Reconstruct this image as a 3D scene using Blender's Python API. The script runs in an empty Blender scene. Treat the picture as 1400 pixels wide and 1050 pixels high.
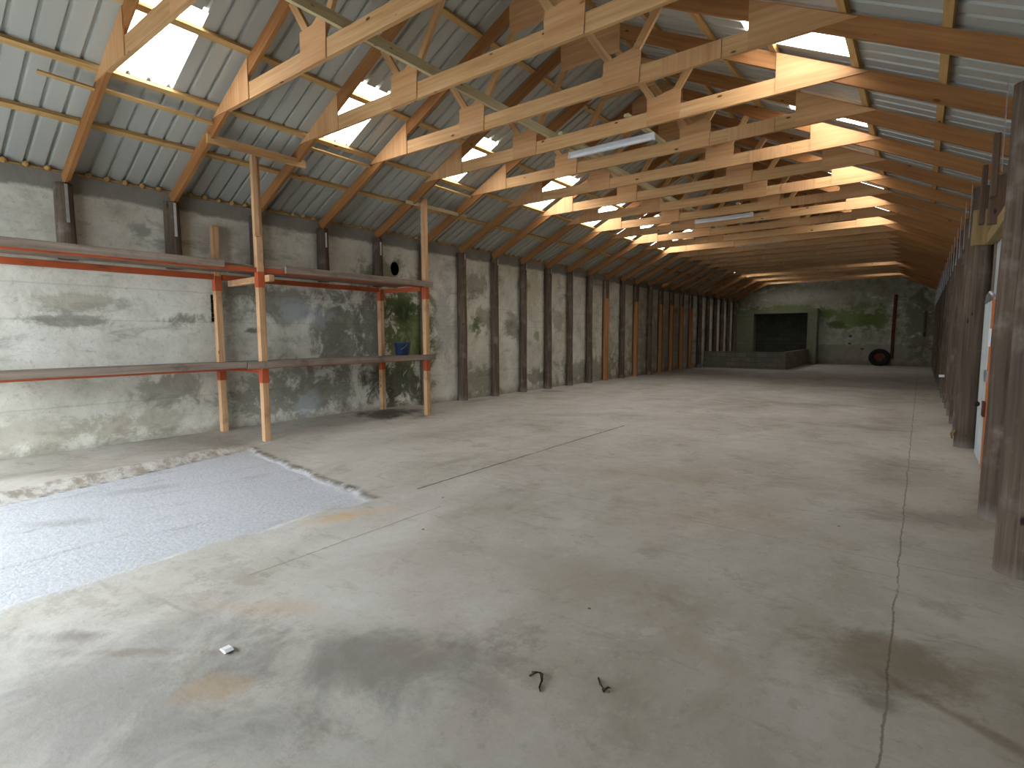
import bpy, bmesh, math, random
from mathutils import Vector, Matrix, noise as mnoise
random.seed(7)
scn = bpy.context.scene
COL = scn.collection
V = Vector

# ------------------------------------------------------------------ measurements (metres)
XC, HW, ZK, SL = -3.8626, 2.9405, 4.215, 0.4977      # truss centre line, half collar width, collar underside, roof slope
Y0, BAY, NB = 2.1138, 1.2, 26                        # first truss, spacing, number of trusses
RD = 0.185                                           # rafter depth measured vertically
XL, XR = -8.6, 0.74                                  # wall faces
YF, YE = -1.7, 33.3
HT = 3.56
def zb(x): return ZK - SL*(abs(x-XC)-HW)             # underside of a rafter
def yn(n): return Y0 + BAY*n
ORD = ['first','second','third','fourth','fifth','sixth','seventh','eighth','ninth','tenth','eleventh','twelfth',
 'thirteenth','fourteenth','fifteenth','sixteenth','seventeenth','eighteenth','nineteenth','twentieth','twenty-first',
 'twenty-second','twenty-third','twenty-fourth','twenty-fifth','twenty-sixth','twenty-seventh']

# ------------------------------------------------------------------ mesh helper
class MB:
    def __init__(s): s.v=[]; s.f=[]; s.uv=[]; s.mi=[]; s.sm=[]
    def face(s, idx, uvs, mi=0, smooth=False):
        s.f.append(idx); s.uv.append(uvs); s.mi.append(mi); s.sm.append(smooth)
    def bar(s, p0, p1, a, b, mi=0):
        """box from p0 to p1; a and b are the half-size vectors across"""
        p0,p1,a,b=V(p0),V(p1),V(a),V(b)
        L=(p1-p0).length; n=len(s.v); A=a.length; B=b.length
        u0=random.random()*9; v0=random.random()*9
        for p in (p0,p1):
            for sa,sb in ((-1,-1),(1,-1),(1,1),(-1,1)): s.v.append(p+a*sa+b*sb)
        w=[2*A,2*B,2*A,2*B]; c=0
        for k in range(4):
            k2=(k+1)%4
            s.face([n+k,n+k2,n+4+k2,n+4+k],[(u0,v0+c),(u0,v0+c+w[k]),(u0+L,v0+c+w[k]),(u0+L,v0+c)],mi); c+=w[k]
        q=[(u0,v0),(u0,v0+2*A),(u0+2*B,v0+2*A),(u0+2*B,v0)]
        s.face([n+3,n+2,n+1,n],q,mi); s.face([n+4,n+5,n+6,n+7],q,mi)
        return s
    def box(s,x0,x1,y0,y1,z0,z1,mi=0):
        d=[x1-x0,y1-y0,z1-z0]; k=d.index(max(d)); c=[(x0+x1)/2,(y0+y1)/2,(z0+z1)/2]
        e=[V((1,0,0)),V((0,1,0)),V((0,0,1))]; i,j=[t for t in range(3) if t!=k]
        p0=V(c)-e[k]*d[k]/2; p1=V(c)+e[k]*d[k]/2
        if k==1: i,j=j,i
        return s.bar(p0,p1,e[i]*d[i]/2,e[j]*d[j]/2,mi)
    def plate(s, pts, y0, y1, vert=False, mi=0):
        """polygon of (x,z) points given anticlockwise, extruded in y from y0 (near) to y1"""
        n=len(s.v); m=len(pts); ou=random.random()*9; ov=random.random()*9
        for y in (y0,y1):
            for x,z in pts: s.v.append(V((x,y,z)))
        g=(lambda x,z:(z+ou,x+ov)) if vert else (lambda x,z:(x+ou,z+ov))
        s.face(list(range(n,n+m)),[g(*q) for q in pts],mi)
        s.face(list(range(n+2*m-1,n+m-1,-1)),[g(*q) for q in reversed(pts)],mi)
        for k in range(m):
            k2=(k+1)%m; a,b=pts[k],pts[k2]; L=math.hypot(b[0]-a[0],b[1]-a[1])
            s.face([n+k,n+m+k,n+m+k2,n+k2],[(ou,ov),(ou,ov+abs(y1-y0)),(ou+L,ov+abs(y1-y0)),(ou+L,ov)],mi)
        return s
    def tube(s, path, rad, seg=12, mi=0, wob=0, caps=True, u0=None, seed=0):
        path=[V(p) for p in path]; m=len(path)
        if not hasattr(rad,'__len__'): rad=[rad]*m
        n=len(s.v); u=u0 if u0 is not None else random.random()*9; us=[]
        t=(path[1]-path[0]).normalized(); ref=V((1,0,0)) if abs(t.x)<.8 else V((0,1,0))
        for k,p in enumerate(path):
            if k: u+=(p-path[k-1]).length
            us.append(u)
            t=(path[min(k+1,m-1)]-path[max(k-1,0)]).normalized()
            a=t.cross(ref).normalized(); b=a.cross(t)
            for j in range(seg):
                th=2*math.pi*j/seg; r=rad[k]
                if wob: r*=1+wob*mnoise.noise(V((math.cos(th)*1.3+seed*7.7,math.sin(th)*1.3,us[k]*1.1)))
                s.v.append(p+(a*math.cos(th)+b*math.sin(th))*r)
        for k in range(m-1):
            for j in range(seg):
                j2=(j+1)%seg; vv=2*math.pi*max(rad)
                s.face([n+k*seg+j,n+k*seg+j2,n+(k+1)*seg+j2,n+(k+1)*seg+j],
                       [(us[k],vv*j/seg),(us[k],vv*(j+1)/seg),(us[k+1],vv*(j+1)/seg),(us[k+1],vv*j/seg)],mi,True)
        if caps:
            q=[(.5+.5*math.cos(2*math.pi*j/seg)*rad[0],.5+.5*math.sin(2*math.pi*j/seg)*rad[0]) for j in range(seg)]
            s.face([n+j for j in reversed(range(seg))],q,mi); s.face([n+(m-1)*seg+j for j in range(seg)],q,mi)
        return s
    def lathe(s, prof, c, ax, seg=32, mi=0, closed=False):
        """(r,h) profile turned about the axis ax through c"""
        c=V(c); ax=V(ax).normalized(); ref=V((1,0,0)) if abs(ax.x)<.8 else V((0,0,1))
        a=ax.cross(ref).normalized(); b=ax.cross(a); n=len(s.v); m=len(prof)
        for r,h in prof:
            for j in range(seg):
                th=2*math.pi*j/seg; s.v.append(c+ax*h+(a*math.cos(th)+b*math.sin(th))*r)
        for k in range(m if closed else m-1):
            k2=(k+1)%m
            for j in range(seg):
                j2=(j+1)%seg
                s.face([n+k*seg+j,n+k*seg+j2,n+k2*seg+j2,n+k2*seg+j],[(j/seg,k),(j2/seg,k),(j2/seg,k+1),(j/seg,k+1)],mi,True)
        return s
    def build(s, name, mats, parent=None, bevel=0):
        me=bpy.data.meshes.new(name); me.from_pydata([tuple(v) for v in s.v],[],s.f); me.update()
        ul=me.uv_layers.new(name='UVMap'); k=0
        for q in s.uv:
            for t in q: ul.data[k].uv=t; k+=1
        if not isinstance(mats,(list,tuple)): mats=[mats]
        for m in mats: me.materials.append(m)
        for p,mi,sm in zip(me.polygons,s.mi,s.sm): p.material_index=mi; p.use_smooth=sm
        bm=bmesh.new(); bm.from_mesh(me); bmesh.ops.recalc_face_normals(bm,faces=bm.faces[:]); bm.to_mesh(me); bm.free()
        o=bpy.data.objects.new(name,me); COL.objects.link(o)
        if parent is not None:
            o.parent=parent; w=V((0,0,0)); q=parent
            while q is not None: w=w+q.location; q=q.parent
            o.location=-w
        if bevel:
            b=o.modifiers.new('bevel','BEVEL'); b.width=bevel; b.segments=2; b.limit_method='ANGLE'
        return o

def tag(o,label=None,cat=None,group=None,kind=None):
    if label: o['label']=label
    if cat: o['category']=cat
    if group: o['group']=group
    if kind: o['kind']=kind
    return o
def struct(o,label=None): return tag(o,label,None,None,'structure')
def empty(name,loc,label,cat,group=None):
    o=bpy.data.objects.new(name,None); COL.objects.link(o); o.location=loc; o.empty_display_size=.2
    return tag(o,label,cat,group)
def copy_thing(o,parent=None):
    c=o.copy(); COL.objects.link(c)
    if parent is not None: c.parent=parent
    for ch in list(o.children): copy_thing(ch,c)
    return c

# ------------------------------------------------------------------ material helper
def srgb(r,g,b):
    f=lambda c:(c/255/12.92) if c/255<=.04045 else ((c/255+.055)/1.055)**2.4
    return (f(r),f(g),f(b),1)
class M:
    def __init__(s,name,rough=.8,spec=.3):
        s.m=bpy.data.materials.new(name); s.m.use_nodes=True; s.t=s.m.node_tree; s.n=s.t.nodes; s.l=s.t.links
        s.b=s.n['Principled BSDF']; s.b.inputs['Roughness'].default_value=rough; s.b.inputs['Specular IOR Level'].default_value=spec
        s.tc=s.n.new('ShaderNodeTexCoord')
    def link(s,a,b): s.l.new(a,b)
    def set(s,sock,v):
        if isinstance(v,bpy.types.NodeSocket): s.l.new(v,sock)
        else: sock.default_value=v
    def obj(s): return s.tc.outputs['Object']
    def uv(s): return s.tc.outputs['UV']
    def mapping(s,vec,scale=(1,1,1),loc=(0,0,0),rot=(0,0,0)):
        n=s.n.new('ShaderNodeMapping'); s.l.new(vec,n.inputs['Vector'])
        s.set(n.inputs['Scale'],scale); s.set(n.inputs['Location'],loc); s.set(n.inputs['Rotation'],rot); return n.outputs[0]
    def noise(s,vec,scale=1,detail=4,rough=.55,dist=0):
        n=s.n.new('ShaderNodeTexNoise'); s.l.new(vec,n.inputs['Vector']); n.inputs['Scale'].default_value=scale
        n.inputs['Detail'].default_value=detail; n.inputs['Roughness'].default_value=rough; n.inputs['Distortion'].default_value=dist
        return n.outputs['Fac']
    def voro(s,vec,scale=1,feature='F1'):
        n=s.n.new('ShaderNodeTexVoronoi'); n.feature=feature; s.l.new(vec,n.inputs['Vector']); n.inputs['Scale'].default_value=scale; return n
    def math(s,op,a,b=0,c=0,clamp=False):
        n=s.n.new('ShaderNodeMath'); n.operation=op; n.use_clamp=clamp
        s.set(n.inputs[0],a); s.set(n.inputs[1],b)
        if op in('MULTIPLY_ADD','SMOOTH_MIN','SMOOTH_MAX'): s.set(n.inputs[2],c)
        return n.outputs[0]
    def mr(s,v,a,b,c=0,d=1):
        n=s.n.new('ShaderNodeMapRange'); n.interpolation_type='SMOOTHSTEP'; s.set(n.inputs[0],v)
        for i,t in enumerate((a,b,c,d)): s.set(n.inputs[i+1],t)
        return n.outputs[0]
    def ramp(s,fac,stops):
        n=s.n.new('ShaderNodeValToRGB'); s.l.new(fac,n.inputs[0]); e=n.color_ramp.elements
        while len(e)<len(stops): e.new(.5)
        for i,(p,c) in enumerate(stops): e[i].position=p; e[i].color=c
        return n.outputs[0]
    def mix(s,fac,a,b,mode='MIX'):
        n=s.n.new('ShaderNodeMix'); n.data_type='RGBA'; n.blend_type=mode
        s.set(n.inputs[0],fac); s.set(n.inputs[6],a); s.set(n.inputs[7],b); return n.outputs[2]
    def xyz(s,vec):
        n=s.n.new('ShaderNodeSeparateXYZ'); s.l.new(vec,n.inputs[0]); return n.outputs
    def spot(s,vec,c,r,wob,edge=.45,rot=0,nz=.9):
        """soft blotch of centre c and radii r with an edge broken up by the noise socket wob"""
        m=s.n.new('ShaderNodeMapping'); m.vector_type='TEXTURE'; s.l.new(vec,m.inputs['Vector'])
        m.inputs['Location'].default_value=c; m.inputs['Scale'].default_value=[1e5 if q==9 else q for q in r]; m.inputs['Rotation'].default_value=(0,0,rot)
        n=s.n.new('ShaderNodeVectorMath'); n.operation='LENGTH'; s.l.new(m.outputs[0],n.inputs[0])
        d=s.math('ADD',n.outputs['Value'],s.math('MULTIPLY',s.math('SUBTRACT',wob,.5),nz*2))
        return s.mr(d,1,1-edge)
    def col(s,c): s.set(s.b.inputs['Base Color'],c)
    def bump(s,h,st=.3,dist=.01):
        n=s.n.new('ShaderNodeBump'); n.inputs['Strength'].default_value=st; n.inputs['Distance'].default_value=dist
        s.l.new(h,n.inputs['Height']); s.l.new(n.outputs[0],s.b.inputs['Normal'])
    def rand(s):
        n=s.n.new('ShaderNodeObjectInfo'); return n.outputs['Random']

def wood(name,c0,c1,c2,knot=None,rough=.75,kn=.6,dirt=None,varr=.16):
    m=M(name,rough,.25); r=m.rand()
    off=m.math('MULTIPLY',r,37.0)
    cv=m.n.new('ShaderNodeCombineXYZ'); m.link(off,cv.inputs[0]); m.link(off,cv.inputs[1])
    uv=m.mapping(m.uv(),(1,1,1),cv.outputs[0])
    g=m.noise(m.mapping(uv,(1.1,26,1)),1,5,.6,.4)
    g2=m.noise(m.mapping(uv,(.6,5,1)),1,3,.5)
    c=m.ramp(m.math('ADD',m.math('MULTIPLY',g,.6),m.math('MULTIPLY',g2,.4)),[(.3,c0),(.5,c1),(.72,c2)])
    if knot:
        vo=m.voro(m.mapping(uv,(3.2,7.5,1)),1); vo.inputs['Randomness'].default_value=1
        cx=m.xyz(vo.outputs['Color'])
        sel=m.math('GREATER_THAN',cx[0],kn)
        ds=m.mr(m.math('ADD',vo.outputs['Distance'],m.math('MULTIPLY',g,.06)),.17,.10)
        c=m.mix(m.math('MULTIPLY',ds,sel),c,knot)
    if name=='tarred_post': c=m.mix(m.mr(m.math('ADD',m.xyz(m.obj())[2],m.math('MULTIPLY',g2,.25)),.1,.26,.45,0),c,srgb(150,140,130))
    if dirt:
        d=m.mr(m.noise(uv,3.1,4,.6),.5,.75); c=m.mix(m.math('MULTIPLY',d,.7),c,dirt)
    v=m.math('MULTIPLY_ADD',r,varr,1-varr/2)
    hv=m.n.new('ShaderNodeHueSaturation'); m.link(c,hv.inputs['Color']); m.link(v,hv.inputs['Value'])
    m.col(hv.outputs[0]); m.bump(g,.25,.004)
    return m.m

PINE=wood('pine_timber',srgb(162,118,74),srgb(190,148,100),srgb(208,172,126),srgb(92,54,28),.7)
RAFT=wood('rafter_timber',srgb(124,80,44),srgb(148,101,57),srgb(168,121,75),srgb(98,54,24),.72)
PURL=wood('purlin_timber',srgb(158,122,72),srgb(186,150,96),srgb(204,172,118),srgb(105,68,36),.78)
RUNR=wood('treated_timber',srgb(160,150,116),srgb(188,176,138),srgb(204,194,158),srgb(110,90,60),.8)
PLY=wood('plywood',srgb(170,122,78),srgb(190,144,98),srgb(204,164,120),srgb(146,94,56),.7,.93)
UPRT=wood('shelf_upright_timber',srgb(152,112,76),srgb(186,146,106),srgb(204,168,130),srgb(84,54,34),.8,.6,srgb(120,90,64))
GREYW=wood('weathered_board',srgb(92,78,66),srgb(128,112,98),srgb(152,138,124),srgb(58,46,38),.9,.7,srgb(82,66,54))
DARKP=wood('tarred_post',srgb(54,44,36),srgb(86,72,60),srgb(120,104,89),srgb(36,28,22),.85,.7,srgb(132,120,108),.3)
NEWP=wood('sawn_orange_post',srgb(140,94,56),srgb(168,118,74),srgb(186,140,94),srgb(84,48,24),.8,.6)
OLDW=wood('old_brown_board',srgb(72,54,42),srgb(98,76,60),srgb(122,98,80),srgb(46,34,26),.88,.7,srgb(88,78,70))
YELW=wood('yellowed_board',srgb(120,98,62),srgb(146,122,82),srgb(162,140,98),srgb(86,62,38),.85,.7)

def orange_paint():
    m=M('orange_paint',.6,.4); uv=m.uv()
    d=m.mr(m.noise(m.mapping(uv,(2.2,9,1)),1.4,5,.7),.5,.72)
    c=m.mix(m.noise(uv,2,3),srgb(152,66,32),srgb(174,84,42)); c=m.mix(m.math('MULTIPLY',d,.8),c,srgb(96,56,40)); m.col(c); return m.m
ORANGE=orange_paint()
def simple(name,c,rough=.6,spec=.4,metal=0,var=.1,scale=8):
    m=M(name,rough,spec); m.b.inputs['Metallic'].default_value=metal
    n=m.noise(m.obj(),scale,4,.6); k=lambda f:tuple(min(1,x*f) for x in c[:3])+(1,)
    m.col(m.ramp(n,[(.3,k(1-var*2)),(.7,k(1+var))])); return m.m
GALV=simple('galvanised_steel',srgb(196,200,204),.33,.5,.85,.12,14)
WHITE=simple('white_enamel',srgb(226,230,236),.4,.5,0,.03)
DIFF=simple('opal_diffuser',srgb(236,238,242),.35,.5,0,.02)
BLUE=simple('blue_plastic',srgb(38,54,84),.45,.5,0,.08)
RUBBER=simple('black_rubber',srgb(30,29,28),.85,.25,0,.15,20)
RUST=simple('rusty_steel',srgb(96,52,36),.85,.2,0,.3,9)
TWIG=simple('dry_twig',srgb(62,52,40),.9,.2,0,.3,60)
PAPER=simple('white_paper',srgb(228,226,222),.9,.2,0,.03)
BLACK=simple('black_iron',srgb(28,27,26),.7,.3,0,.2,20)
HOLE_SHADE=simple('soot',srgb(14,13,12),.95,.05,0,.1,20)  # near-black standing in for the shade deep in the wall hole
FOAM=simple('yellow_foam',srgb(176,138,84),.95,.1,0,.2,11)
DOORW=simple('white_door_paint',srgb(196,204,204),.55,.35,0,.12,3)
EDGE=wood('orange_door_edge',srgb(150,82,40),srgb(182,104,54),srgb(200,128,72),srgb(90,48,24),.7)

def sheet_metal():
    m=M('grey_painted_sheet',.4,.5); p=m.obj()
    n=m.noise(m.mapping(p,(.5,2.2,.5)),.8,3,.5)
    c=m.mix(n,srgb(160,161,151),srgb(178,178,168)); m.col(c)
    m.set(m.b.inputs['Roughness'],m.mr(n,.3,.7,.36,.46)); return m.m
SHEET=sheet_metal()
def sky_sheet():
    m=M('translucent_roof_sheet',.4,.3)
    m.col(srgb(238,240,240)); m.b.inputs['Emission Color'].default_value=(.98,.985,1.0,1); m.b.inputs['Emission Strength'].default_value=SKYL
    return m.m
SKYL=4.5
CLEAR=sky_sheet()

def floor_mat():
    m=M('worn_concrete_floor',.72,.35); p=m.obj()
    big=m.noise(p,.35,5,.6,.3); mid=m.noise(m.mapping(p,(1,.6,1)),1.3,7,.68,.5); fine=m.noise(p,16,6,.72); sp=m.noise(p,70,3,.7)
    wob=m.noise(p,1.9,7,.72,.6)
    c=m.ramp(m.math('ADD',m.math('MULTIPLY',mid,.6),m.math('MULTIPLY',big,.4)),
        [(.34,srgb(150,142,126)),(.45,srgb(174,166,151)),(.56,srgb(190,183,170)),(.68,srgb(203,198,187))])
    c=m.mix(m.mr(fine,.52,.72,0,.35),c,srgb(132,124,108)); c=m.mix(m.mr(fine,.42,.25,0,.3),c,srgb(196,192,182))
    drag=m.noise(m.mapping(p,(.9,5,1),(0,0,0),(0,0,.5)),1.6,5,.6,.8); c=m.mix(m.mr(drag,.57,.74,0,.4),c,srgb(136,122,100))
    sc=m.noise(p,.75,10,.78,.2); c=m.mix(m.mr(sc,.5,.535,0,.42),c,m.mix(.5,c,srgb(206,202,192))); c=m.mix(m.mr(sc,.44,.40,0,.32),c,srgb(136,126,110))
    s2=m.noise(m.mapping(p,(1,1,1),(7,3,0)),2.6,9,.8,.2); c=m.mix(m.mr(s2,.56,.62,0,.3),c,srgb(136,124,104)); c=m.mix(m.mr(s2,.42,.37,0,.35),c,srgb(204,200,192))
    # rough sunken slab by the entrance
    a=m.n.new('ShaderNodeAttribute'); a.attribute_name='rough'; rg=a.outputs['Fac']
    gr=m.noise(p,34,6,.8); cr=m.ramp(gr,[(.3,srgb(160,159,158)),(.5,srgb(190,190,190)),(.7,srgb(206,206,207))])
    rk=m.mr(m.math('ADD',rg,m.math('MULTIPLY',m.math('SUBTRACT',wob,.5),1.3)),.2,.8); rk=m.math('MULTIPLY',rk,m.math('GREATER_THAN',rg,.01))
    st=m.noise(m.mapping(p,(3.2,.55,1),(0,0,0),(0,0,.22)),1.5,8,.75,.5)
    cr=m.mix(m.math('MULTIPLY',m.mr(st,.52,.66,0,.8),m.mr(gr,.4,.6,1,.35)),cr,srgb(150,143,134))
    c=m.mix(m.math('MULTIPLY',rk,.9),c,cr)
    a2=m.n.new('ShaderNodeAttribute'); a2.attribute_name='curb'
    c=m.mix(m.math('MULTIPLY',a2.outputs['Fac'],.8),c,m.mix(m.mr(m.noise(p,7,5,.75),.4,.62),srgb(206,200,190),srgb(150,136,118)))
    a3=m.n.new('ShaderNodeAttribute'); a3.attribute_name='edge'
    c=m.mix(m.math('MULTIPLY',a3.outputs['Fac'],m.mr(m.noise(p,5,5,.7),.36,.55)),c,srgb(92,82,66))
    S=[((-2.6,.75,0),(1.3,.75,9),.35,srgb(122,118,112),.75),((-1.94,1.50,0),(.85,.42,9),.5,srgb(118,112,104),.95),((-3.32,.72,0),(.32,.09,9),.65,srgb(104,92,80),.85),
       ((-2.9,.86,0),(.5,.05,9),.65,srgb(128,108,84),.7),((-3.74,2.66,0),(.42,.14,9),1.15,srgb(210,158,82),.75),((-2.3,.96,0),(.28,.14,9),.6,srgb(190,150,96),.6),
       ((-2.75,1.5,0),(.5,.12,9),.6,srgb(184,148,108),.55),((-.1,2.85,0),(.55,.36,9),.4,srgb(120,105,82),1.0),((-1.5,2.9,0),(.9,.5,9),.3,srgb(150,136,112),.7),((-1.9,5.6,0),(1.4,.5,9),.5,srgb(168,150,124),.7),((.35,3.05,0),(.5,.35,9),.3,srgb(124,110,88),.7),
       ((.15,3.5,0),(.42,.13,9),-.6,srgb(206,204,196),.75),((-.05,2.55,0),(.12,.12,9),0,srgb(92,84,74),.8),((.22,2.62,0),(.4,.05,9),-.5,srgb(110,86,60),.8),
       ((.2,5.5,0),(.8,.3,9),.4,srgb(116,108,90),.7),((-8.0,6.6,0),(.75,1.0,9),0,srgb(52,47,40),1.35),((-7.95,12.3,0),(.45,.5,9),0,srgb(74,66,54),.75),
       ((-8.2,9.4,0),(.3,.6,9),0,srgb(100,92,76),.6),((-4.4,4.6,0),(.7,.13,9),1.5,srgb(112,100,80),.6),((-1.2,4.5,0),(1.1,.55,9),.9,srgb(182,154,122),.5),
       ((-2.2,13,0),(1.8,.6,9),.3,srgb(120,108,86),.55),((-.8,10.5,0),(1.3,.5,9),.1,srgb(124,114,92),.5),((-5,9,0),(1.5,.4,9),.7,srgb(126,116,96),.5),
       ((-1.4,19,0),(2.5,1.2,9),.1,srgb(112,102,80),.5),((-.9,2.55,0),(.6,.1,9),-.5,srgb(168,144,118),.5),((-3.5,3.5,0),(1.2,.5,9),.6,srgb(190,184,176),.5),
       ((-2.2,2.6,0),(1.1,.5,9),.6,srgb(182,172,160),.5),((-6.2,1.9,0),(.6,.16,9),1.1,srgb(140,134,126),.55),((-5.6,1.2,0),(.5,.12,9),.9,srgb(136,128,118),.55)]
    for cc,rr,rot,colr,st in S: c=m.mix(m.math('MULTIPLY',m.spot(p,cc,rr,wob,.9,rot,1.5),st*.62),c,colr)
    # cracks and construction joints
    X=m.xyz(p); jit=m.math('MULTIPLY',m.math('SUBTRACT',m.noise(p,2.2,6,.75),.5),.07)
    def line(coord,at,w,lo,hi,other,st,colr):
        d=m.math('ABSOLUTE',m.math('SUBTRACT',m.math('ADD',coord,jit),at))
        k=m.mr(d,w,w*.35); k=m.math('MULTIPLY',k,m.math('MULTIPLY',m.math('GREATER_THAN',other,lo),m.math('LESS_THAN',other,hi)))
        k=m.math('MULTIPLY',k,m.mr(m.noise(p,2.2,4,.7),.3,.5,.35,1))
        return m.mix(m.math('MULTIPLY',k,st),c,colr)
    c=line(X[0],-.04,.007,1.5,28,X[1],.6,srgb(86,66,48))
    c=line(X[0],-3.87,.02,3.55,8.2,X[1],.85,srgb(78,66,50))
    c=line(X[0],-3.3,.012,1.6,3.3,X[1],.5,srgb(110,96,78))
    c=line(X[1],10.3,.02,-3.9,-.1,X[0],.6,srgb(96,84,66))
    c=line(X[1],4.25,.008,-3.8,.7,X[0],.35,srgb(110,98,78))
    c=line(X[1],17.2,.03,-8.5,.7,X[0],.6,srgb(96,86,66))
    pk=m.voro(p,3.1); c=m.mix(m.math('MULTIPLY',m.mr(pk.outputs['Distance'],.05,.02),m.math('GREATER_THAN',m.xyz(pk.outputs['Color'])[1],.72)),c,srgb(70,62,52))
    m.col(c)
    m.set(m.b.inputs['Roughness'],m.mr(mid,.35,.65,.58,.85))
    h=m.math('ADD',m.math('MULTIPLY',fine,.4),m.math('MULTIPLY',m.math('MULTIPLY',gr,rg),2.2)); h=m.math('ADD',h,m.math('MULTIPLY',mid,.5))
    m.bump(h,.45,.012); return m.m
FLOOR=floor_mat()

def wall_mat(name,side):
    m=M(name,.88,.2); p=m.obj(); X=m.xyz(p); y,z=(X[1],X[2]) if side!='back' else (X[0],X[2])
    wob=m.noise(p,2.1,9,.74,.4); big=m.noise(p,.55,5,.6,.4); mid=m.noise(p,2.1,7,.7,.4); fine=m.noise(p,17,5,.72)
    if side=='left': st=[(.32,srgb(150,144,128)),(.43,srgb(186,181,164)),(.55,srgb(208,204,188)),(.7,srgb(220,217,204))]
    elif side=='back': st=[(.34,srgb(112,108,88)),(.46,srgb(146,142,120)),(.58,srgb(172,168,146)),(.7,srgb(190,186,168))]
    else: st=[(.34,srgb(92,88,80)),(.46,srgb(118,112,102)),(.58,srgb(138,132,120)),(.7,srgb(150,146,136))]
    c=m.ramp(m.math('ADD',m.math('MULTIPLY',big,.45),m.math('MULTIPLY',mid,.55)),st)
    c=m.mix(m.mr(fine,.54,.72,0,.4),c,srgb(126,120,104))
    pt=m.noise(m.mapping(p,(1,.8,2.1),(4,3,9)),1.1,8,.72,.35)
    c=m.mix(m.mr(pt,.54,.64,0,.5),c,srgb(132,127,116)); c=m.mix(m.mr(pt,.62,.72,0,.6),c,srgb(104,98,86))
    c=m.mix(m.mr(pt,.42,.34,0,.6),c,srgb(216,213,202))
    if side=='left':
        # faint courses of the concrete behind the plaster
        zz=m.math('ADD',z,m.math('MULTIPLY',m.math('SUBTRACT',wob,.5),.05))
        for zc in (.62,1.72,2.16): c=m.mix(m.mr(m.math('ABSOLUTE',m.math('SUBTRACT',zz,zc)),.014,.004,0,.2),c,srgb(112,106,92))
        # darker plaster patches further along and grey cement band under the eaves
        c=m.mix(m.mr(m.math('ADD',z,m.math('MULTIPLY',m.math('SUBTRACT',wob,.5),.22)),3.27,3.33,0,.9),c,m.mix(mid,srgb(102,98,88),srgb(140,135,124)))
        S=[((0,4.95,2.0),(9,.9,.38),srgb(104,100,84),.75),((0,6.0,1.55),(9,.7,1.1),srgb(86,84,68),.8),((0,5.2,.55),(9,1.6,.5),srgb(112,106,92),.8),
           ((0,6.85,1.6),(9,.5,1.4),srgb(60,60,44),.75),((0,7.75,1.5),(9,.95,1.35),srgb(82,90,44),1),((0,7.6,2.1),(9,.5,.35),srgb(66,76,36),1),((0,8.1,1.4),(9,.42,.75),srgb(98,108,50),.8),
           ((0,7.35,.45),(9,.75,.65),srgb(46,50,32),.9),((0,7.1,2.75),(9,.65,.4),srgb(110,114,72),.7),((0,8.0,2.6),(9,.5,.5),srgb(122,124,86),.7),((0,7.6,1.95),(9,.3,.3),srgb(40,48,24),.8),
           ((0,9.9,1.75),(9,.3,.28),srgb(84,96,44),.92),((0,10.2,1.9),(9,.5,.35),srgb(110,106,80),.7),((0,9.8,2.7),(9,.55,.4),srgb(116,110,90),.7),
           ((0,8.8,1.9),(9,.4,1.2),srgb(150,150,142),.6),((0,11.3,1.7),(9,.5,.4),srgb(100,94,74),.75),((0,12.5,1.5),(9,.2,.2),srgb(100,118,48),.7),
           ((0,13.6,1.9),(9,.45,.35),srgb(112,108,84),.6),((0,12.4,2.7),(9,.6,.6),srgb(168,150,106),.5),((0,10.0,.4),(9,.8,.4),srgb(108,106,84),.7),((0,12.6,.35),(9,.8,.3),srgb(84,82,62),.75),
           ((0,16,.4),(9,3,.45),srgb(96,92,68),.65),((0,22,1.2),(9,6,1.8),srgb(128,122,92),.5),((0,2.0,1.7),(9,.6,.1),srgb(120,116,104),.85),((0,2.2,1.95),(9,.7,.12),srgb(150,140,116),.6),
           ((0,3.4,1.75),(9,.4,.15),srgb(112,106,92),.75),((0,3.2,.8),(9,.5,.3),srgb(124,118,104),.75),((0,1.6,.35),(9,.8,.25),srgb(168,160,140),.6),((0,2.6,.3),(9,.9,.2),srgb(150,140,116),.6),
           ((0,2.95,2.95),(9,.22,.12),srgb(134,130,122),.8),((0,4.3,2.25),(9,.5,.15),srgb(108,100,82),.8),((0,4.4,1.6),(9,.15,.1),srgb(90,84,70),.8),((0,5.4,1.9),(9,.6,.25),srgb(176,180,182),.6),((0,5.3,.3),(9,.25,.3),srgb(180,186,190),.6)]
    elif side=='back':
        c=m.mix(m.mr(m.math('ADD',z,m.math('MULTIPLY',m.math('SUBTRACT',wob,.5),.2)),1.0,.9,0,.6),c,srgb(120,115,100))
        S=[((-2.9,0,2.3),(1.5,9,.75),srgb(92,112,46),.85),((-1.9,0,2.2),(.9,9,.6),srgb(74,94,38),.8),((-3.6,0,1.95),(.5,9,.3),srgb(66,76,34),.8),((-6,0,2.95),(2.4,9,.22),srgb(104,124,60),.85),
           ((-4.2,0,2.6),(.6,9,.4),srgb(96,116,52),.8),((-7.9,0,2.5),(.6,9,.9),srgb(92,104,58),.8),((0,0,2),(.9,9,2.2),srgb(84,80,64),.75),((-2.95,0,1.38),(.1,9,.09),srgb(36,34,28),.95),
           ((-3,0,1.0),(.12,9,.08),srgb(40,36,30),.95),((-2.4,0,.72),(.12,9,.07),srgb(52,46,36),.9),((-5.5,0,3.6),(2.4,9,.5),srgb(186,184,170),.7)]
    else: S=[]
    for cc,rr,colr,s_ in S: c=m.mix(m.math('MULTIPLY',m.math('MULTIPLY',m.spot(p,cc,rr,wob,.55,0,2.0),m.mr(mid,.36,.56,.62,1)),s_),c,colr)
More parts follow.
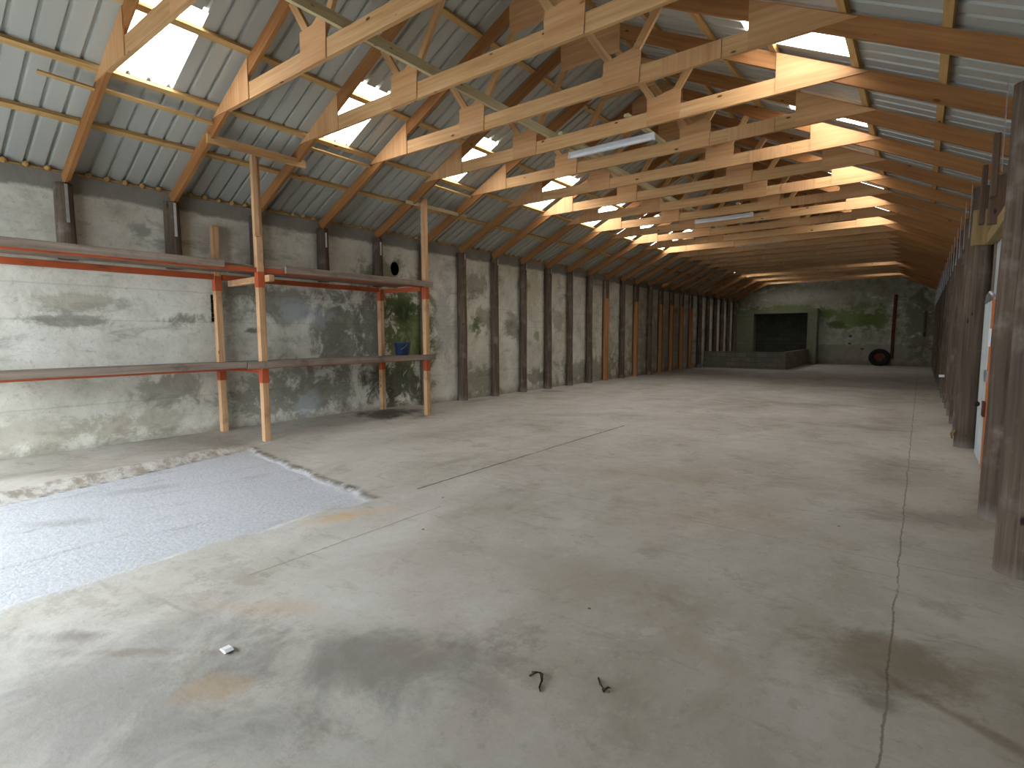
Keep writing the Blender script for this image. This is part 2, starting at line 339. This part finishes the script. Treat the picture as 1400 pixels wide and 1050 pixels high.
    c=m.mix(m.mr(m.math('ADD',z,m.math('MULTIPLY',m.math('SUBTRACT',mid,.5),.5)),.22,.0,0,.55),c,srgb(108,100,82))
    m.col(c); m.bump(m.math('ADD',m.math('MULTIPLY',mid,.7),m.math('MULTIPLY',fine,.5)),.5,.02); return m.m
WALLL=wall_mat('stained_plaster','left'); WALLB=wall_mat('mossy_render','back'); WALLR=wall_mat('grey_render','right')

def block_mat(name,a,b,mortar,green=0):
    m=M(name,.9,.2); p=m.obj()
    br=m.n.new('ShaderNodeTexBrick'); X=m.xyz(p); cv=m.n.new('ShaderNodeCombineXYZ'); m.link(m.math('ADD',X[0],X[1]),cv.inputs[0]); m.link(X[2],cv.inputs[1]); m.link(cv.outputs[0],br.inputs['Vector'])
    br.inputs['Scale'].default_value=1; br.inputs['Brick Width'].default_value=.45; br.inputs['Row Height'].default_value=.225; br.inputs['Mortar Size'].default_value=.01
    br.inputs['Color1'].default_value=a; br.inputs['Color2'].default_value=b; br.inputs['Mortar'].default_value=mortar
    n=m.noise(p,3,6,.7); c=m.mix(m.mr(n,.45,.7,0,.6),br.outputs['Color'],mortar)
    if green: c=m.mix(m.mr(m.noise(p,1.3,5,.7),.4,.6,0,green),c,srgb(96,116,58))
    m.col(c); m.bump(n,.4,.02); return m.m
BLOCK=block_mat('low_blockwork',srgb(128,122,108),srgb(114,108,94),srgb(96,90,76))
DBLOCK=block_mat('sooty_blockwork',srgb(50,50,42),srgb(62,62,52),srgb(40,40,34))  # darker set of block and joint colours for the recess
FRAME=block_mat('mossy_rendered_frame',srgb(122,119,100),srgb(114,112,94),srgb(106,104,86),.3)
YARD=simple('yard_concrete',srgb(172,171,168),.9,.2,0,.1,2)

# ------------------------------------------------------------------ the setting
def sst(a,b,x):
    t=max(0,min(1,(x-a)/(b-a))); return t*t*(3-2*t)
def curb_x(y): return -6.62-.22*(y-.98)
def rough_top(x): return 3.55-(x+7.0)*.14
def jag(x,y,s=.06): return s*mnoise.noise(V((x*3.1,y*3.1,1.7)))+.5*s*mnoise.noise(V((x*9,y*9,4.2)))
def floor_h(x,y):
    z=-.004*max(0,y-6)
    rise=.05*sst(-7.25,-8.3,x)*(1-sst(7.2,8.4,y))
    z+=rise
    r=c=e=0
    if y<5 and x<-3:
        j=jag(x,y); dr=(-3.98+.12*mnoise.noise(V((y*1.1,3,0)))+j)-x      # >0 left of the right edge
        dt=rough_top(x)+j-y                                               # >0 nearer than the top edge
        dl=x-(curb_x(y)+j*.5)                                              # >0 right of the kerb foot
        if dl>0:
            k=sst(0,.10,dr)*sst(0,.05,dt); z-=.035*k; r=min(sst(-.3,.35,dr),sst(-.02,.05,dt))
            e=(1-sst(.0,.07,abs(dt)))*(1 if dr>0 else 0)
            if dt>0: e=max(e,1-sst(0,.035,dl))
        else:
            f=1-sst(3.0,3.9,y)
            wdt=.22-.03*y
            z=max(z,.0)*(1-f)+f*(-.035+.09*sst(0,wdt,-dl)) if dt>-.3 else z
            if f>0 and -dl<wdt+.03: c=f
    return z,r,c,e
xs=[]; x=-8.65
while x<-3.5: xs.append(x); x+=.035
while x<.95: xs.append(x); x+=.2
xs.append(.95)
ys=[]; y=YF-.05
while y<4.2: ys.append(y); y+=.035
while y<YE+.1: ys.append(y); y+=.4
ys.append(YE+.1)
fv=[];ra=[];ca=[];ea=[]
for yy in ys:
    for xx in xs:
        z,r,c,e=floor_h(xx,yy); fv.append((xx,yy,z)); ra.append(r); ca.append(c); ea.append(e)
nx=len(xs); ff=[(j*nx+i,j*nx+i+1,(j+1)*nx+i+1,(j+1)*nx+i) for j in range(len(ys)-1) for i in range(nx-1)]
fm=bpy.data.meshes.new('floor'); fm.from_pydata(fv,[],ff); fm.update()
for nm,dat in (('rough',ra),('curb',ca),('edge',ea)):
    at=fm.attributes.new(nm,'FLOAT','POINT'); at.data.foreach_set('value',dat)
fm.materials.append(FLOOR); fm.polygons.foreach_set('use_smooth',[True]*len(fm.polygons))
fo=bpy.data.objects.new('floor',fm); COL.objects.link(fo); struct(fo,'worn concrete floor with a rough sunken slab on the left')
def fz(x,y): return floor_h(x,y)[0]
struct(MB().box(-16,8,-14,YF-.06,-.3,-.03).build('ground',YARD),'concrete yard outside the open doorway')  # out of view; added so daylight bounces in through the doorway

def cut(o,cutters):
    for c in cutters:
        md=o.modifiers.new('cut','BOOLEAN'); md.operation='DIFFERENCE'; md.object=c; md.solver='EXACT'
    dg=bpy.context.evaluated_depsgraph_get(); me=bpy.data.meshes.new_from_object(o.evaluated_get(dg))
    o.modifiers.clear(); o.data=me
    for c in cutters:
        d=c.data; bpy.data.objects.remove(c); bpy.data.meshes.remove(d)
wl=MB().box(XL-.35,XL,YF,YE+.3,-.3,HT).build('wall_left',WALLL)
hc=MB().tube([(XL-.27,7.40,2.86),(XL+.05,7.40,2.86)],.108,24)
for v in hc.v: v.z=2.86+(v.z-2.86)*1.35
hole=hc.build('hole_cutter',WALLL)
slot=MB().box(XL-.22,XL+.05,3.79,3.88,1.72,2.14).build('slot_cutter',WALLL)
cut(wl,[hole,slot]); struct(wl,'stained pale plaster wall on the left')
wr=MB().box(XR,XR+.3,YF,YE+.3,-.3,HT).build('wall_right',WALLR); struct(wr,'grey rendered wall on the right')
gz=lambda x: zb(x)+.25
MBk=MB().plate([(XL-.2,-.3),(XR+.2,-.3),(XR+.2,gz(XR+.2)),(XC,gz(XC)),(XL-.2,gz(XL-.2))],YE,YE+.3)
struct(MBk.build('wall_back',WALLB),'moss stained gable wall at the far end')
DX0,DX1,DZ=-8.45,-3.0,2.9
fw=MB().plate([(XL-.2,-.3),(DX0,-.3),(DX0,DZ),(DX1,DZ),(DX1,-.3),(XR+.2,-.3),(XR+.2,gz(XR+.2)),(XC,gz(XC)),(XL-.2,gz(XL-.2))],YF-.25,YF)
struct(fw.build('wall_front',WALLR),'front gable wall with an open doorway')  # out of view; wall and doorway added to shape the daylight

# roof sheeting: box profile 200 mm pitch, 1 m sheets, clear sheets let in
PROF=[(0,0),(.138,0),(.149,.040),(.180,.040),(.191,0)]
def sheet_z(x,dz): return zb(x)+.245+dz
def sheet(mb,ya,yb,xa,xb,lift=0,th=0):
    pts=[]; k0=math.floor(ya/.2+1e-6); k1=math.ceil(yb/.2-1e-6)
    for k in range(k0,k1):
        for u,h in PROF:
            y=k*.2+u
            if ya-1e-6<=y<yb-1e-6: pts.append((y,h))
    pts.append((yb,0))
    n=len(mb.v)
    for y,h in pts:
        for x in (xa,xb): mb.v.append(V((x,y,sheet_z(x,h+lift))))
    for i in range(len(pts)-1):
        a=n+2*i; mb.face([a,a+1,a+3,a+2],[(0,pts[i][0]),(1,pts[i][0]),(1,pts[i+1][0]),(0,pts[i+1][0])])
EL,ER=XL-.5,XR+.5
LY=[(2.2+2.4*k,.6 if k<3 or k>8 else 1.0) for k in (0,1,2,3,4,5,6,10,11,12)]      # near edges of the clear sheets, left slope
RY=[(6.0+2.4*k,.8 if k<6 else .4) for k in (0,1,2,3,4,8,10)]
def slope(mb,edge,lo,hi,ylist):
    y=-2.0; win=[]
    for yw,wd in ylist:
        if yw>y: sheet(mb,y,yw,edge,XC)
        sheet(mb,yw,yw+wd,edge,lo); sheet(mb,yw,yw+wd,hi,XC); win.append(yw); y=yw+wd
    sheet(mb,y,YE+.6,edge,XC); return win
rf=MB(); slope(rf,EL,-7.02,-6.05,LY); slope(rf,ER,-.74,-1.72,RY)
rf.plate([(XC-.25,sheet_z(XC-.25,.05)),(XC,sheet_z(XC,.05)),(XC+.25,sheet_z(XC+.25,.05)),(XC,sheet_z(XC,.07))],-2.0,YE+.6)
struct(rf.build('ceiling',SHEET),'grey box profile metal roof sheeting')
wi=0
for yl,(a,b) in ((LY,(-7.10,-5.97)),(RY,(-.66,-1.80))):
    for yw,wd in yl:
        w=MB(); sheet(w,yw-.005,yw+wd+.005,a,b,.004); wi+=1
        struct(w.build('window_%d'%wi,CLEAR),'translucent roof sheet glowing with daylight')

# far end: framed recess
FY=32.5
tf=MB(); tf.box(XL,-7.56,FY,YE,-.3,2.86); tf.box(-4.87,-4.42,FY,YE,-.3,2.86); tf.box(-7.56,-4.87,FY,YE,2.64,2.86)
struct(tf.build('trim_1',FRAME),'mossy rendered frame around the dark recess')
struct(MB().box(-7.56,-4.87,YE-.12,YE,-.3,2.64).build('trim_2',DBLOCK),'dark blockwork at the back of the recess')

# ------------------------------------------------------------------ trusses
def make_truss():
    t=empty('roof_truss',(XC,0,ZK),'','truss')
    TY=.0225
    for s in (-1,1):
        xf=XC+s*(XC*0+4.70 if s<0 else 4.56)
        P=[(XC,zb(XC)),(xf,zb(xf)),(xf,zb(xf)+RD),(XC,zb(XC)+RD)]
        mb=MB(); p0=V((xf,0,zb(xf)+RD/2)); p1=V((XC,0,zb(XC)+RD/2)); d=(p1-p0).normalized(); nrm=V((0,1,0)).cross(d)
        mb.bar(p0,p1,V((0,TY,0)),nrm*(RD/2*math.cos(math.atan(SL)))); mb.build('rafter',RAFT,t)
    c=MB(); cu=random.random()*5; pts=[(XC-HW,ZK),(XC+HW,ZK),(XC+HW-.36,ZK+.18),(XC-HW+.36,ZK+.18)]
    c.plate(pts,-TY,TY); c.build('collar_beam',PINE,t)
    for s in (-1,1):
        for (x0,z0,x1,z1) in ((1.12,4.40,1.56,5.04),(1.02,4.40,.22,5.58)):
            p0=V((XC+s*x0,0,z0)); p1=V((XC+s*x1,0,z1)); d=(p1-p0).normalized(); nrm=V((0,1,0)).cross(d)
            MB().bar(p0,p1,V((0,TY-.001,0)),nrm*.042).build('web',PINE,t)
    G0,G1=-TY-.012,-TY
    for s in (-1,1):
        P=[(2.40,ZK-.004),(2.40,zb(XC-2.40)+RD-.005),(3.29,ZK-.004)]
        P=[(XC+s*a,b) for a,b in P]
        if s<0: P=P[::-1]
        P=P if s>0 else P
        MB().plate(ccw(P),G0,G1,vert=(s<0)).build('heel_gusset',PLY,t)
        P=[(.90,ZK-.004),(1.33,ZK-.004),(1.33,4.575),(1.10,4.585),(.93,4.69),(.86,4.655),(.885,4.56)] if s<0 else \
          [(.86,ZK-.004),(1.29,ZK-.004),(1.31,4.54),(1.24,4.60),(1.1,4.575),(.86,4.53)]
        MB().plate(ccw([(XC+s*a,b) for a,b in P]),G0,G1).build('web_gusset',PLY,t)
    P=[(-.46,5.27),(.46,5.27),(.46,zb(XC+.46)+RD-.01),(0,zb(XC)+RD-.01),(-.46,zb(XC-.46)+RD-.01)]
    MB().plate(ccw([(XC+a,b) for a,b in P]),G0,G1).build('ridge_gusset',PLY,t)
    return t
def ccw(P):
    a=sum(P[i][0]*P[(i+1)%len(P)][1]-P[(i+1)%len(P)][0]*P[i][1] for i in range(len(P)))
    return P if a>0 else P[::-1]
tr=make_truss()
for n in range(NB):
    t=tr if n==0 else copy_thing(tr)
    t.location=(XC,yn(n)+random.uniform(-.012,.012),ZK+random.uniform(-.008,.008))
    place='nearest the camera' if n==0 else ('%s from the camera'%ORD[n] if n<NB-1 else 'last one, closest to the mossy far wall')
    tag(t,'pine roof truss with plywood gussets, '+place,'truss','roof trusses in a row down the barn')
    if n in (3,5,6,8,9,11):
        MB().plate([(-2.31,ZK-.006),(-1.71,ZK-.006),(-1.71,ZK+.17),(-2.31,ZK+.17)],-.0345,-.0225,vert=True).build('splice_plate',PLY,None)
        sp=bpy.data.objects[-1] if False else None
# (splice plates are re-parented below)
for o in [o for o in COL.objects if o.name.startswith('splice_plate')]: bpy.data.objects.remove(o)
trs=sorted([o for o in COL.objects if o.name.startswith('roof_truss')],key=lambda o:o.location.y)
for n in (3,5,6,8,9,11):
    t=trs[n]; y=t.location.y; z=t.location.z-ZK
    MB().plate([(-2.31,ZK-.006+z),(-1.71,ZK-.006+z),(-1.71,ZK+.17+z),(-2.31,ZK+.17+z)],y-.0345,y-.0225,vert=True).build('splice_plate',PLY,t)

# purlins
PO=[3.90,3.17,2.36,1.65,.94,.20]
PNAME=['lowest','second','third','fourth','fifth','topmost']
for s,sn in ((-1,'left'),(1,'right')):
    for k,off in enumerate(PO):
        xx=XC+s*off; d=V((1,0,-s*SL)).normalized(); nr=V((s*SL,0,1)).normalized(); b=V((xx,0,zb(xx)+RD))+nr*.026
        o=MB().bar(b+V((0,-1.0,0)),b+V((0,YE-.02,0)),d*.036,nr*.024).build('purlin',PURL)
        tag(o,'long sawn purlin on the %s roof slope, %s in the rows up from the eaves'%(sn,PNAME[k]),'purlin','purlins under the metal roof')
# eaves filler: one foam strip with a lump in every rib
ef=MB(); xw=XL+.001
ef.box(xw,xw+.03,-.4,YE-.02,HT-.03,HT-.012)
for i in range(int((YE-.2+.4)/.2)):
    yc=-.4+i*.2+.165; ef.lathe([(.001,.05),(.018,.047),(.032,.03),(.036,0)],(xw+.03,yc,HT-.012),(1,0,.1),10)
tag(ef.build('eaves_filler',FOAM),'yellow foam filler strip with lumps along the top of the left wall','filler strip')
# longitudinal runner
rn=MB().bar((-4.52,Y0-.3,ZK+.18+.058),(-4.52,32.0,ZK+.18+.058),(.021,0,0),(0,0,.054)).build('bracing_runner',RUNR)
tag(rn,'long greenish timber runner lying along the tops of the collar beams','runner')
# laths nailed under the second purlin and brace boards near the shelving
def lath(y0,y1,x,w,label,m=PURL):
    o=MB().bar((x,y0,zb(x)+.115),(x,y1,zb(x)+.105),V((1,0,SL)).normalized()*w,V((-SL,0,1)).normalized()*.012).build('lath',m); tag(o,label,'lath','loose laths under the left roof'); return o
lath(1.62,2.09,-7.17,.02,'short thin lath under the roof at the left, nearer than the first skylight')
lath(2.15,3.29,-7.16,.024,'splintered lath right below the first and largest bright skylight')
lath(4.53,5.66,-7.10,.022,'lath below the second bright skylight on the left slope')
lath(6.95,8.05,-7.10,.022,'lath below the third bright skylight on the left slope')
bb=MB().bar((-7.27,3.26,3.985),(-7.27,4.62,3.985),(0.02,0,0),(0,0,.055)).build('brace_board',PINE,None,.004)
tag(bb,'orange pine board nailed across two rafters above the front shelf upright','board','boards nailed between rafters above the shelving')
bb=MB().bar((-7.49,6.75,3.90),(-7.49,8.36,3.91),(0.018,0,0),(0,0,.03)).build('brace_board',RUNR,None,.004)
tag(bb,'thin pale board between rafters above the far end of the shelving','board','boards nailed between rafters above the shelving')

# ------------------------------------------------------------------ posts
def strap(mb,x,y,z0,z1,s):
    mb.bar((x,y,z0),(x,y,z1),(0,.016,0),(.003,0,0))
def round_post(name,x,y,r,z0,z1,label,group,cat='post',strapx=None,sz=(2.9,3.36),lean=(0,0),seed=0):
    N=14; path=[(x+lean[0]*(k/N),y+lean[1]*(k/N),z0+(z1-z0)*k/N) for k in range(N+1)]
    rad=[r*(1.04-.1*k/N) for k in range(N+1)]
    o=MB().tube(path,rad,18,0,.11,True,seed*3.1,seed).build(name,DARKP); tag(o,label,cat,group)
    if strapx is not None:
        mb=MB(); strap(mb,strapx,y,sz[0],sz[1],1)
        st=mb.build('tie_strap',GALV,o); st['label']='shiny galvanised strap tying post to rafter'
    return o
GL='posts along the left wall'; GR='posts along the right wall'
NEW={12,14,16,17,18,19}; di=0; oi=0
for n in range(NB):
    y=yn(n)-.03
    if n<5:
        lab=['short round post stub standing above the upper shelf, nearest the camera','short round post stub above the upper shelf, second from the camera, with shiny strap',
             'short post stub above the shelf, just behind the tall front shelf upright','short dark post stub above the far bay of the upper shelf',
             'short grey brown post stub above the upper shelf, left of the dark wall hole'][n]
        round_post('post_stub',XL+.105,y,.1,2.462,3.38,lab,'short posts above the shelving',strapx=XL+.212 if n!=3 else XL+.212,sz=(2.90,3.36) if n<2 else (3.05,3.3),seed=n)
        continue
    if n==5:
        round_post('wall_post',XL+.1,y,.085,fz(XL+.1,y)-.1,3.38,'dark post on left wall right behind the far front upright of the shelving',GL,seed=n); continue
    if n in NEW:
        p=MB().box(XL+.002,XL+.165,y-.09,y+.075,fz(XL+.1,y)-.15,2.72).build('plank_post',NEWP,None,.006)
        tag(p,'square orange sawn timber post on left wall, %s orange one from the shelving'%ORD[oi],'post','orange timber posts along the left wall'); oi+=1
        q=MB(); q.box(XL+.002,XL+.045,y-.125,y-.092,.0,3.34); q.box(XL+.10,XL+.16,y-.06,y+.07,2.722,3.34)
        q=q.build('old_post_top',OLDW,p); q['label']='dark old timber cheeks at the top'
        continue
    o=round_post('wall_post',XL+.115,y,.102+.008*math.sin(n*2.3),fz(XL+.1,y)-.15,3.37,'dark round timber post on left wall, %s dark one beyond the shelving'%ORD[di],GL,
                 strapx=XL+.222 if n<12 else None,sz=(3.22,3.36),seed=n); di+=1
ri=0
for n in range(2,NB):
    y=yn(n)+(.02 if n>3 else 0)
    if n in (4,5):
        lab='old plank hanger under the right eaves above the white door, %s one'%('nearer' if n==4 else 'farther')
        z0=2.78 if n==4 else 2.72
        tag(MB().box(.45,.50,y-.07,y+.05,z0,3.36).build('plank_hanger',OLDW,None,.008),lab,'plank','old planks hanging under the right eaves'); continue
    lab={2:'thick round grey brown post at the right edge, nearest the camera',3:'second thick round post on the right, half hidden behind the nearest one',
         6:'round brown post on the right just beyond the white door'}.get(n,'dark round post on right wall, %s beyond the white door'%ORD[max(0,n-6)])
    o=round_post('wall_post',.57-(.02 if n==6 else 0),y,.128 if n<7 else .12,fz(.5,y)-.15,3.37,lab,GR,strapx=.432 if n<9 else .44,sz=(2.75,3.42),lean=(.02,0),seed=40+n)

# ------------------------------------------------------------------ right doorway
t=empty('door_1',(.62,8.3,0),'','door'); del t['category']; t['kind']='structure'; t['label']='white painted door leaf with an orange timber edge standing open at the right'
MB().box(.60,.645,7.80,8.75,.02,1.86).build('door_leaf',DOORW,t,.004)
MB().box(.592,.65,7.64,7.80,.02,1.86).build('edge_board',EDGE,t)
MB().box(.580,.592,7.62,7.78,1.36,1.55).build('label_plate',PAPER,t)
MB().box(.57,.592,7.66,7.86,.98,1.10).build('latch',GALV,t)
MB().box(.57,.592,7.64,7.82,.60,.76).build('lock_box',RUST,t)
MB().lathe([(.001,.05),(.03,.045),(.035,.02),(.015,0)],(.60,8.45,.66),(-1,0,0),12).build('knob',BLACK,t)
MB().tube([(.60,8.5,1.86),(.585,8.2,1.93),(.585,7.95,1.95),(.60,7.75,1.9)],.018,8).build('strap_hinge',GALV,t)
struct(MB().box(.70,.74,7.3,9.1,1.86,2.62).build('trim_3',DOORW),'pale sheet panel above the white door')
tag(MB().box(.60,.72,5.85,9.2,2.63,2.78).build('door_lintel',YELW,None,.008),'yellowed timber lintel spanning over the white door','lintel')
tag(MB().box(.45,.67,9.13,9.215,2.62,3.06).build('packing_board',YELW,None,.006),'yellow brown packing board fixed near the top of the post beyond the door','board','packing boards under the right eaves')
tag(MB().box(.52,.72,8.02,8.08,2.70,3.22).build('packing_board',OLDW,None,.006),'grey weathered packing board hanging above the white door','board','packing boards under the right eaves')
tag(MB().tube([(.46,15.3,.56),(.36,15.3,.56)],.028,12).build('pipe_stub',WHITE),'short white pipe stub sticking out from a right hand post','pipe')
cs=MB(); cs.tube([(.40,9.24,.10),(.385,9.2,.17),(.40,9.16,.22),(.41,9.14,.16),(.42,9.12,.24)],.012,6)
tag(cs.build('rope_scrap',YELW),'scrap of pale rope at the foot of the post beyond the white door','rope')

# ------------------------------------------------------------------ shelving
FX,RX=-7.42,-8.46
sh=empty('storage_shelving',(FX,3.95,0),'two tier shelving of pine uprights, orange beams and weathered boards along left wall','shelving')
def upright(x,y,zt,w=.046,d=.046):
    u=MB().box(x-w,x+w,y-d,y+d,fz(x,y)-.02,zt).build('upright',UPRT,sh,.005)
    return u
def sleeve(u,x,y,z0,z1,w=.05):
    return MB().box(x-w,x+w,y-w,y+w,z0,z1).build('bracket_sleeve',ORANGE,u,.004)
for (x,y,zt) in ((FX,.93,2.6),(FX,3.94,3.98),(FX,7.11,4.02),(RX,.93,3.0),(RX,3.83,3.14),(RX,6.90,2.42)):
    u=upright(x,y,zt)
    sleeve(u,x,y,.84,1.04); sleeve(u,x,y,2.18,2.40)
MB().box(FX+.047,FX+.085,3.86,3.93,2.87,4.03).build('upright_extension',YELW if False else UPRT,sh,.005)
for (ya,yb_) in ((.93,3.94),(3.94,7.11)):
    for z0,z1,z2,z3 in ((2.388,2.452,2.345,2.425),(1.043,1.077,1.0,1.077)):
        MB().box(FX-.035,FX+.025,ya+.05,yb_-.05,z0,z1).build('beam',ORANGE,sh,.004)
        MB().box(RX-.025,RX+.035,ya+.05 if ya<1 else 3.9,yb_-.05 if yb_<5 else 6.86,z2,z3).build('beam',ORANGE,sh,.004)
# boards of the two decks
DUST=wood('dusty_board',srgb(128,122,116),srgb(154,149,144),srgb(174,170,166),srgb(96,88,80),.92,.8,srgb(116,106,96))
def deck(ya,yb_,z,nb,xa=-8.55,xb=-7.37,jit=.05):
    w=(xb-xa)/nb
    for i in range(nb):
        MB().box(xa+i*w+.004,xa+(i+1)*w-.004,ya+random.uniform(-jit,0),yb_+random.uniform(0,jit),z,z+.038+random.uniform(-.003,.003)).build('shelf_board',GREYW if z>2 else DUST,sh,.004)
deck(.62,3.88,2.455,5,-8.38,-7.47); deck(3.98,7.18,2.455,5,-8.38,-7.40)
deck(.62,3.88,1.08,5,-8.55,-7.47); deck(3.92,7.2,1.08,5,-8.55,-7.47)
MB().box(-7.392,-7.345,.60,3.44,2.412,2.505).build('edge_board',GREYW,sh,.006)
MB().box(-7.392,-7.345,4.30,7.24,2.405,2.51).build('edge_board',GREYW,sh,.006)
MB().box(-7.370,-7.325,.60,3.66,1.07,1.16).build('edge_board',GREYW,sh,.006)
MB().box(-7.370,-7.325,3.67,7.27,1.055,1.15).build('edge_board',GREYW,sh,.006)
MB().bar((RX,4.03,2.30),(FX+.16,4.03,2.31),(0,.04,0),(0,0,.045)).build('cross_bearer',UPRT,sh,.004)
MB().bar((RX+.04,6.99,2.37),(FX-.04,7.04,2.37),(0,.03,0),(0,0,.04)).build('cross_bearer',ORANGE,sh,.004)
MB().bar((RX+.04,3.93,1.02),(FX-.04,3.93,1.02),(0,.03,0),(0,0,.035)).build('cross_bearer',ORANGE,sh,.004)
# bucket
bk=empty('bucket',(-8.08,7.17,1.12),'dark blue plastic bucket on the far end of the lower shelf','bucket')
b=MB(); b.lathe([(.001,.004),(.118,0),(.128,.01),(.155,.215),(.168,.222),(.17,.245),(.16,.25),(.15,.22),(.122,.02),(.001,.016)],(-8.08,7.10,1.126),(0,0,1),36); b.build('bucket_body',BLUE,bk)
h=MB(); h.tube([(-8.08+.165*math.cos(a),7.10-.19*math.sin(a)*.55-.02,1.126+.215-.12*math.sin(a)) for a in [math.pi*i/12 for i in range(13)]],.0035,6); h.build('handle',GALV,bk)

# ------------------------------------------------------------------ lights
def batten(y,xa,xb,label):
    zc=ZK+.18
    t=empty('batten_light',((xa+xb)/2,y,zc),label,'light','fluorescent battens under the trusses')
    MB().box(xa,xb,y-.028,y+.028,zc-.05,zc).build('body',WHITE,t,.004)
    MB().box(xa+.03,xb-.03,y-.034,y+.034,zc-.098,zc-.05).build('diffuser',DIFF,t,.012)
    for e in (xa+.014,xb-.014): MB().box(e-.015,e+.015,y-.036,y+.036,zc-.1,zc-.05).build('end_cap',WHITE,t,.003)
    return t
LT=[(7.62,-4.62,-3.2,'white fluorescent batten, nearest and largest of the three under the trusses'),
    (13.93,-4.72,-3.34,'white fluorescent batten, middle one of the three under the trusses'),
    (18.35,-4.9,-3.45,'white fluorescent batten, farthest of the three, seen as a thin line')]
BN=['nearest','middle','farthest']
for i,(y,xa,xb,l) in enumerate(LT):
    batten(y,xa,xb,l)
    n=math.floor((y-Y0)/BAY)
    for xx,w in ((xa+.3,'left'),(xb-.08,'right')):
        o=MB().bar((xx,yn(n)-.05,ZK+.18+.022),(xx,yn(n+1)+.05,ZK+.18+.022),(.035,0,0),(0,0,.02)).build('light_bearer',RUNR,None,.003)
        tag(o,'short board bridging two collar beams, carrying the %s end of the %s batten light'%(w,BN[i]),'board','boards carrying the batten lights')

# ------------------------------------------------------------------ far end things
lw=MB(); zf=fz(-6,27)
lw.box(XL+.22,-4.76,26.45,26.66,zf-.2,.70); lw.box(-4.97,-4.76,26.66,FY-.01,zf-.2,.70)
tag(lw.build('low_block_wall',BLOCK),'low grey block wall penning off the dark recess at the far left','low wall')
ty=empty('tyre',(-1.64,32.9,fz(0,33)),'old black tyre leaning against the mossy far wall','tyre')
ang=math.radians(24); ax=V((0,-math.cos(ang),math.sin(ang))); up=V((0,math.sin(ang),math.cos(ang)))
tc=V((-1.64,32.86,fz(0,33)))+up*.455+ax*.0
prof=[]
for k in range(20):
    a=2*math.pi*k/20; rr=.345+.115*math.copysign(abs(math.cos(a))**.7,math.cos(a)); hh=.10*math.copysign(abs(math.sin(a))**.7,math.sin(a)); prof.append((rr,hh))
MB().lathe(prof,tc,ax,40,0,True).build('tyre_casing',RUBBER,ty)
MB().lathe([(.24,.06),(.22,.02),(.15,0),(.06,.03),(.055,.05),(.001,.05)],tc,ax,28).build('wheel_rim',RUST,ty)
tag(MB().tube([(-1.13,YE-.05,.25),(-1.13,YE-.05,1.8),(-1.10,YE-.05,3.45)],.075,10).build('wall_pole',RUST),'rusty brown pole fixed upright on the mossy far wall above the tyre','pole')
tag(MB().tube([(.12,YE-.06,1.35),(.12,YE-.06,2.6)],.05,8).build('wall_pole',DARKP),'short dark pole on the far wall in the right corner','pole')
hp=MB(); hp.lathe([(.099,.26),(.099,.02),(.001,.015)],(XL-.25,7.40,2.86),(1,0,0),24)
for v in hp.v: v.z=2.86+(v.z-2.86)*1.35
tag(hp.build('flue_pipe',HOLE_SHADE),'round sooty black hole in the wall above the far end of the shelving','hole')  # black liner, puts the shade of the hole into its colour
vb=MB()
for k in range(6): vb.box(XL-.2,XL-.06,3.795,3.875,1.73+k*.07,1.785+k*.07)
tag(vb.build('vent_grille',BLACK),'black vent set in the plaster beside the rear shelf upright','vent')

# ------------------------------------------------------------------ bits on the floor
def twig(c,paths,label):
    mb=MB()
    for P in paths: mb.tube([(c[0]+a,c[1]+b,.004+d) for a,b,d in P],[.004]*(len(P)-1)+[.0015],6)
    tag(mb.build('dry_twig',TWIG),label,'twig','bits of dry twig on the floor')
twig((-1.27,1.83),[[(-.03,.0,0),(-.01,.03,.01),(.02,.03,.012),(.04,.0,0)],[(.01,.03,.01),(.035,.0,.004),(.05,-.04,0),(.07,-.06,0)],[(-.035,.03,0),(-.01,.02,.015),(.0,.05,0)]],'dry forked twig on the floor, left of the two near the front')
twig((-1.0,1.95),[[(-.05,.05,0),(-.02,.01,.006),(.01,-.01,.004)],[(.0,-.01,.0),(.02,.0,.014),(.035,-.01,.0)],[(.01,-.02,0),(.02,.005,.01),(.025,.02,0)]],'dry curled twig on the floor, right of the two near the front')
pc=MB(); pc.plate([(-.03,0),(.02,-.004),(.035,.006),(.01,.012),(-.02,.01)],-.02,.02); 
for v in pc.v: v.x+=-2.57; v.y+=1.12; v.z+=.006
tag(pc.build('paper_scrap',PAPER),'small white scrap of paper on the floor at lower left','paper')

# ------------------------------------------------------------------ daylight
w=bpy.data.worlds.new('overcast_sky'); scn.world=w; w.use_nodes=True
bg=w.node_tree.nodes['Background']; bg.inputs[0].default_value=(.78,.88,1.0,1); bg.inputs[1].default_value=9.0

# ------------------------------------------------------------------ camera
cam=bpy.data.cameras.new('camera'); cam.sensor_width=36; cam.sensor_fit='HORIZONTAL'; cam.lens=734.4864/1400*36; cam.clip_end=200
co=bpy.data.objects.new('camera',cam); COL.objects.link(co)
r=V((.79672384,.60432975,-.00408332)); u=V((-.05119748,.07422594,.99592637)); f=V((-.60217102,.79326922,-.09007774))
mt=Matrix(((r.x,u.x,-f.x,0),(r.y,u.y,-f.y,0),(r.z,u.z,-f.z,1.49928),(0,0,0,1))); co.matrix_world=mt
scn.camera=co
vs=scn.view_settings; vs.view_transform='Standard'; vs.look='None'; vs.gamma=1; vs.use_curve_mapping=False; vs.exposure=0.85
